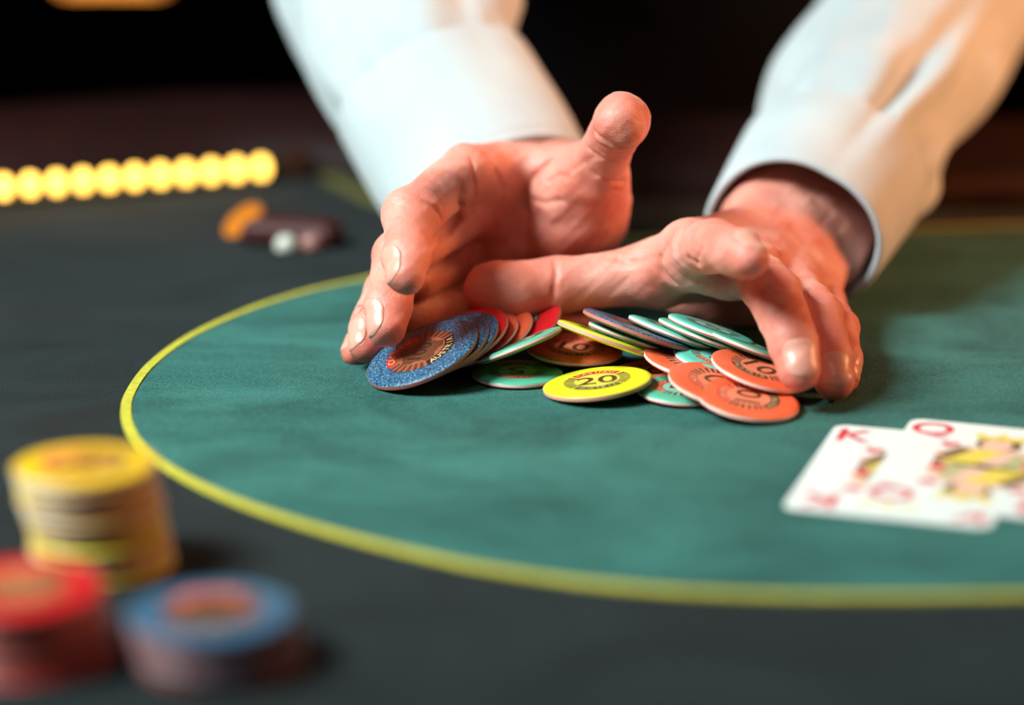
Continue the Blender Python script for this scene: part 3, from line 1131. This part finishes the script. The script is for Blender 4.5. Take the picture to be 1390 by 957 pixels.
# ---- the dealer's left hand (right in the photo): cupped over the chips, thumb reaching across
LH = Hand()
LH.palm = [
    (bone(LH, (938, 340, 1.030, 38), (1040, 315, 1.105, 42)), K),
    (bone(LH, (1030, 362, 1.038, 34), (1060, 325, 1.108, 42)), K),
    (bone(LH, (1082, 392, 1.042, 31), (1085, 340, 1.110, 42)), K),
    (bone(LH, (1117, 412, 1.062, 27), (1105, 352, 1.115, 38)), K),
    (bone(LH, (1072, 325, 1.105, 60), (1085, 300, 1.135, 64)), 0.014),
    (bone(LH, (1036, 302, 1.112, 58), (1125, 150, 1.225, 72)), 0.012),
    (bone(LH, (1116, 340, 1.118, 56), (1190, 185, 1.225, 72)), 0.016),
    (ball(LH, 985, 402, 1.092, 105, 40, 26, 6), 0.012),
    # thenar mass and the web to the thumb
    (bone(LH, (1000, 350, 1.075, 48), (900, 372, 1.050, 40)), 0.012),
    (bone(LH, (938, 345, 1.030, 34), (880, 368, 1.048, 30)), 0.014),
    # pad below the index and middle knuckles
    (ball(LH, 978, 372, 1.028, 58, 32, 40, 14), 0.010),
]
thumbL = add_finger(LH, [(1000, 350, 1.075, 46), (888, 372, 1.052, 38), (752, 388, 1.052, 37), (664, 394, 1.048, 34)], 0.010, k=0.005)
LH.fingers[-1][0].append((ball(LH, 690, 396, 1.046, 52, 40, 38, 3), 0.006))
indexL = add_finger(LH, [(938, 338, 1.030, 39), (972, 334, 0.978, 35), (1003, 343, 0.952, 32), (1018, 351, 0.944, 27)], 0.005)
middleL = add_finger(LH, [(1020, 368, 1.036, 36), (1050, 398, 0.985, 37), (1076, 462, 0.966, 33), (1085, 503, 0.960, 29)], 0.005)
ringL = add_finger(LH, [(1078, 392, 1.042, 33), (1108, 426, 1.000, 33), (1128, 484, 0.984, 29), (1133, 517, 0.978, 27)], 0.005)
pinkyL = add_finger(LH, [(1117, 412, 1.062, 28), (1138, 446, 1.025, 27), (1146, 488, 1.006, 24), (1146, 512, 0.998, 21)], 0.005)
LH.crease([(934, 352), (950, 358), (965, 372), (985, 376), (1004, 369)], 0.0008, 0.0020)
LH.crease([(955, 336), (948, 348), (944, 360)], 0.0004, 0.0014)
LH.crease([(1004, 378), (1006, 396), (1012, 412)], 0.0007, 0.0020)
LH.crease([(905, 335), (896, 350), (898, 368), (915, 384)], 0.0006, 0.0030)
LH.crease([(885, 352), (860, 356), (838, 352)], 0.0002, 0.0026)
LH.crease([(752, 352), (755, 372), (752, 392), (750, 410)], 0.0008, 0.0020)
LH.crease([(722, 352), (724, 370)], 0.0005, 0.0016)
LH.crease([(1050, 330), (1062, 352), (1085, 372)], 0.0006, 0.0024)
LH.crease([(1092, 385), (1100, 402), (1118, 414)], 0.0005, 0.0018)
for yy in (0, 9, 18):
    LH.crease([(1030, 392 + yy * 0.9), (1050, 388 + yy), (1070, 394 + yy)], 0.0003, 0.0012)
lv, lq = LH.mesh(0.0007)
handL = ppart('hand', fast_mesh('hand', lv, lq, flush_of(lv, [thumbL, indexL, middleL, ringL, pinkyL])), M['skin'])
handL['label'] = 'cupped hand with bent fingers on the right end of the pile'


def hnail(H, W, d, parent, **k):
    o = nail(H, W, d, parent, **k)
    return o


for H_, W_, d_, p_, kw in (
        (RH, indexR, camvec(-0.86, 0.10, 0.50), handR, dict(length=0.0125)),
        (RH, middleR, camvec(-0.84, 0.10, 0.54), handR, dict(length=0.0125)),
        (RH, ringR, camvec(-0.78, 0.25, 0.55), handR, dict(length=0.0115)),
        (RH, pinkyR, camvec(-0.7, 0.5, 0.5), handR, dict(length=0.009)),
        (RH, thumbR, camvec(0.35, 0.55, -0.75), handR, dict(length=0.013)),
        (LH, indexL, camvec(0.42, 0.85, 0.30), handL, dict(length=0.0115)),
        (LH, middleL, camvec(0.10, 0.25, 0.96), handL, dict(length=0.0125)),
        (LH, ringL, camvec(0.08, 0.25, 0.96), handL, dict(length=0.0115)),
        (LH, pinkyL, camvec(0.45, 0.2, 0.85), handL, dict(length=0.0095)),
        (LH, thumbL, camvec(0.0, 0.75, -0.66), handL, dict(length=0.013))):
    hnail(H_, W_, d_, p_, **kw)


# ---- shirt sleeves
def sleeve_rings(path, nper):
    pts = catmull([np.append(U(a, b, z), R_(r, z)) for a, b, z, r in path], nper)
    return pts[:, :3], pts[:, 3]


def loft(C, Rr, nth, disp, flip=False, thickness=0.0, squash=0.92):
    """rings around a path; disp(i_frac, theta) -> radial offset in metres"""
    n = len(C)
    vs, fs = [], []
    for i in range(n):
        t = C[min(i + 1, n - 1)] - C[max(i - 1, 0)]; t /= np.linalg.norm(t)
        e1 = RT - RT.dot(t) * t; e1 /= np.linalg.norm(e1)
        e2 = np.cross(e1, t)
        for k in range(nth):
            th = 2 * math.pi * k / nth
            r = Rr[i] + disp(i / (n - 1), th, i)
            vs.append(C[i] + e1 * r * math.cos(th) + e2 * r * squash * math.sin(th))
    for i in range(n - 1):
        for k in range(nth):
            k2 = (k + 1) % nth
            q = (i * nth + k, i * nth + k2, (i + 1) * nth + k2, (i + 1) * nth + k)
            fs.append(q[::-1] if flip else q)
    return vs, fs


def angd(a, b):
    return (a - b + math.pi) % (2 * math.pi) - math.pi


def gauss(x, w):
    return math.exp(-(x / w) ** 2)


def make_sleeve(path, cuff_n, feats, seed, button_at, label):
    C, Rr = sleeve_rings(path, 16)
    # arc length from the wrist
    L = np.concatenate([[0], np.cumsum(np.linalg.norm(np.diff(C, axis=0), axis=1))])

    def wrinkle(i, th):
        l = L[i]
        u = Vector((math.cos(th) * 1.3, math.sin(th) * 1.3, l * 11.0 + seed))
        w = noise.noise(u) * 0.0050 + noise.noise(u * 2.3) * 0.0022
        # soft diagonal drag folds
        w += 0.0024 * math.sin(3 * th + l * 62 + seed) * gauss(l - 0.12, 0.08)
        w *= min(1.0, max(0.0, (l - cuff_n) / 0.03))
        for l0, th0, sl, wl, wt, amp in feats:
            w += amp * gauss(l - l0, wl) * gauss(angd(th, th0 + sl * (l - l0)), wt)
        return w

    # sleeve starts under the cuff's upper edge, gathered there
    i0 = int(np.searchsorted(L, cuff_n - 0.008))
    Cs, Rs = C[i0:], Rr[i0:].copy()

    def dsleeve(fr, th, i):
        l = L[i0 + i]
        g = max(0.0, (l - cuff_n))
        puff = 0.0045 * (1 - math.exp(-g / 0.010)) - 0.0012
        pleat = 0.0012 * math.cos(11 * th + seed) * math.exp(-g / 0.03)
        return puff + pleat + wrinkle(i0 + i, th)
    vs, fs = loft(Cs, Rs, 128, dsleeve)
    so = ppart('shirt_sleeve', mesh('shirt_sleeve', vs, fs), M['shirt'])
    so['label'] = label
    md = so.modifiers.new('cloth', 'SOLIDIFY'); md.thickness = 0.0009; md.offset = -1
    # cuff: stiff band of double cloth, slightly open at the overlap
    ic = int(np.searchsorted(L, cuff_n))
    Cc, Rc = C[:ic + 1], Rr[:ic + 1]

    def dcuff(fr, th, i):
        l = L[i]
        w = noise.noise(Vector((math.cos(th) * 1.1, math.sin(th) * 1.1, l * 9 + seed + 5))) * 0.0016
        for l0, th0, sl, wl, wt, amp in feats:
            w += 0.5 * amp * gauss(l - l0, wl) * gauss(angd(th, th0 + sl * (l - l0)), wt)
        st = 0.0008 * gauss(l - 0.003, 0.0012)
        return 0.0010 + w - st
    vs, fs = loft(Cc, Rc, 128, dcuff)
    co = link('cuff', mesh('cuff', vs, fs), M['shirt'], so)
    md = co.modifiers.new('cloth', 'SOLIDIFY'); md.thickness = 0.0024; md.offset = -1
    bv_ = co.modifiers.new('edge', 'BEVEL'); bv_.width = 0.0007; bv_.segments = 2; bv_.limit_method = 'ANGLE'; bv_.angle_limit = math.radians(50)
    # cuff button on the overlap
    bi, bth = button_at
    i = int(np.searchsorted(L, bi))
    t = C[i + 1] - C[i - 1]; t /= np.linalg.norm(t)
    e1 = RT - RT.dot(t) * t; e1 /= np.linalg.norm(e1); e2 = np.cross(e1, t)
    nrm = e1 * math.cos(bth) + e2 * math.sin(bth)
    rad = Rr[i] + dcuff(0, bth, i)
    pos = C[i] + e1 * rad * math.cos(bth) + e2 * 0.92 * rad * math.sin(bth)
    bvv, bff = revolve([(0, -0.0006), (0.0056, -0.0006), (0.0060, 0.0004), (0.0056, 0.0013), (0.0048, 0.0013), (0.0044, 0.0007), (0.0, 0.0007)], 28)
    bo = link('button', mesh('button', bvv, bff), M['button'], co)
    bo.matrix_world = frame_matrix(pos, nrm, 0.3)
    return so


PI = math.pi
make_sleeve([(678, 280, 1.164, 134), (642, 217, 1.180, 136), (611, 165, 1.192, 134), (568, 85, 1.212, 130), (534, 0, 1.240, 132), (508, -110, 1.29, 145), (492, -210, 1.35, 160),
             (490, -420, 1.46, 170), (505, -700, 1.58, 180)],
            0.062,
            [(0.075, 0.15, 0, 0.010, 0.7, -0.0042), (0.092, 0.2, 0, 0.012, 0.6, 0.0040),
             (0.115, 0.95, -3.0, 0.06, 0.16, -0.0042), (0.12, 2.4, 2.0, 0.05, 0.25, -0.003), (0.05, 2.2, 0, 0.02, 0.3, -0.0016), (0.17, 1.7, 4.0, 0.05, 0.22, 0.003)],
            1.3, (0.030, 3.6), 'white shirt sleeve of the arm on the left')
make_sleeve([(1074, 322, 1.105, 113), (1112, 262, 1.150, 118), (1154, 195, 1.198, 122), (1208, 100, 1.262, 124), (1264, 0, 1.33, 130), (1306, -110, 1.40, 150), (1322, -210, 1.46, 172),
             (1330, -420, 1.53, 180), (1318, -700, 1.61, 185)],
            0.062,
            [(0.10, 1.02, -1.5, 0.06, 0.13, -0.0065), (0.105, 0.82, -1.5, 0.055, 0.13, 0.0050), (0.075, 0.62, 0, 0.012, 0.30, -0.0045),
             (0.085, 2.7, 0, 0.010, 0.5, -0.0035), (0.11, -0.15, 0, 0.035, 0.25, -0.0055), (0.14, 0.1, 2, 0.05, 0.2, 0.004), (0.16, 1.9, -2, 0.05, 0.3, -0.0025)],
            4.1, (0.034, -0.25), 'white shirt sleeve of the arm on the right')

# ---- black vest (torso), mostly lost in the dark between the arms
tor = [(-0.30, 0.150, 0.105), (-0.18, 0.155, 0.108), (-0.05, 0.165, 0.112), (0.10, 0.180, 0.118), (0.25, 0.195, 0.122), (0.36, 0.200, 0.115), (0.42, 0.185, 0.10), (0.46, 0.14, 0.08), (0.48, 0.07, 0.055)]
tt = catmull([np.array(q) for q in tor], 8)
vs, fs = [], []
NT = 64
for z, a, b in tt:
    for k in range(NT):
        th = 2 * math.pi * k / NT
        c, s = math.cos(th), math.sin(th)
        wob = 1 + 0.012 * noise.noise(Vector((c * 2, s * 2, z * 9)))
        vs.append((0.08 + a * wob * math.copysign(abs(c) ** 0.85, c), 1.46 + b * wob * math.copysign(abs(s) ** 0.85, s) - 0.10 * max(0, z), z))
for i in range(len(tt) - 1):
    for k in range(NT):
        k2 = (k + 1) % NT
        fs.append((i * NT + k, i * NT + k2, (i + 1) * NT + k2, (i + 1) * NT + k))
fs.append(tuple(range(NT))[::-1]); fs.append(tuple((len(tt) - 1) * NT + k for k in range(NT)))
vest = ppart('vest', mesh('vest', vs, fs), M['vest'])
bvv, bff = revolve([(0, -0.001), (0.0065, -0.001), (0.007, 0.0005), (0.006, 0.0015), (0.0, 0.0010)], 24)
bmesh_ = mesh('vest_button', bvv, bff)
for z in (-0.02, 0.06, 0.14):
    bo = link('vest_button', bmesh_, M['vest'], vest)
    yy = 1.46 - 0.10 * max(0, z) - float(np.interp(z, tt[:, 0], tt[:, 2])) - 0.001
    bo.matrix_world = frame_matrix((0.08, yy, z), (0, -1, 0.1), 0)
# trousers and shoes down to the floor
for sx in (-0.085, 0.085):
    lp = catmull([np.array(q) for q in [(0.08 + sx * 0.9, 1.46, -0.26, 0.088), (0.08 + sx, 1.46, -0.42, 0.078), (0.08 + sx * 1.1, 1.45, -0.56, 0.062), (0.08 + sx * 1.15, 1.46, -0.72, 0.052)]], 8)
    v_, f_ = loft(lp[:, :3], lp[:, 3], 32, lambda a, b, c: 0.0, True, squash=1.0)
    ppart('trouser_leg', mesh('trouser_leg', v_, f_), M['vest'])
    sh = revolve([(0, 0), (0.045, 0.0), (0.048, 0.015), (0.040, 0.045), (0.028, 0.065), (0, 0.068)], 24)
    ppart('shoe', mesh('shoe', [(0.08 + sx * 1.15 + a, 1.42 + b * 2.4, FLOOR_Z + c) for a, b, c in sh[0]], sh[1]), M['vest'])
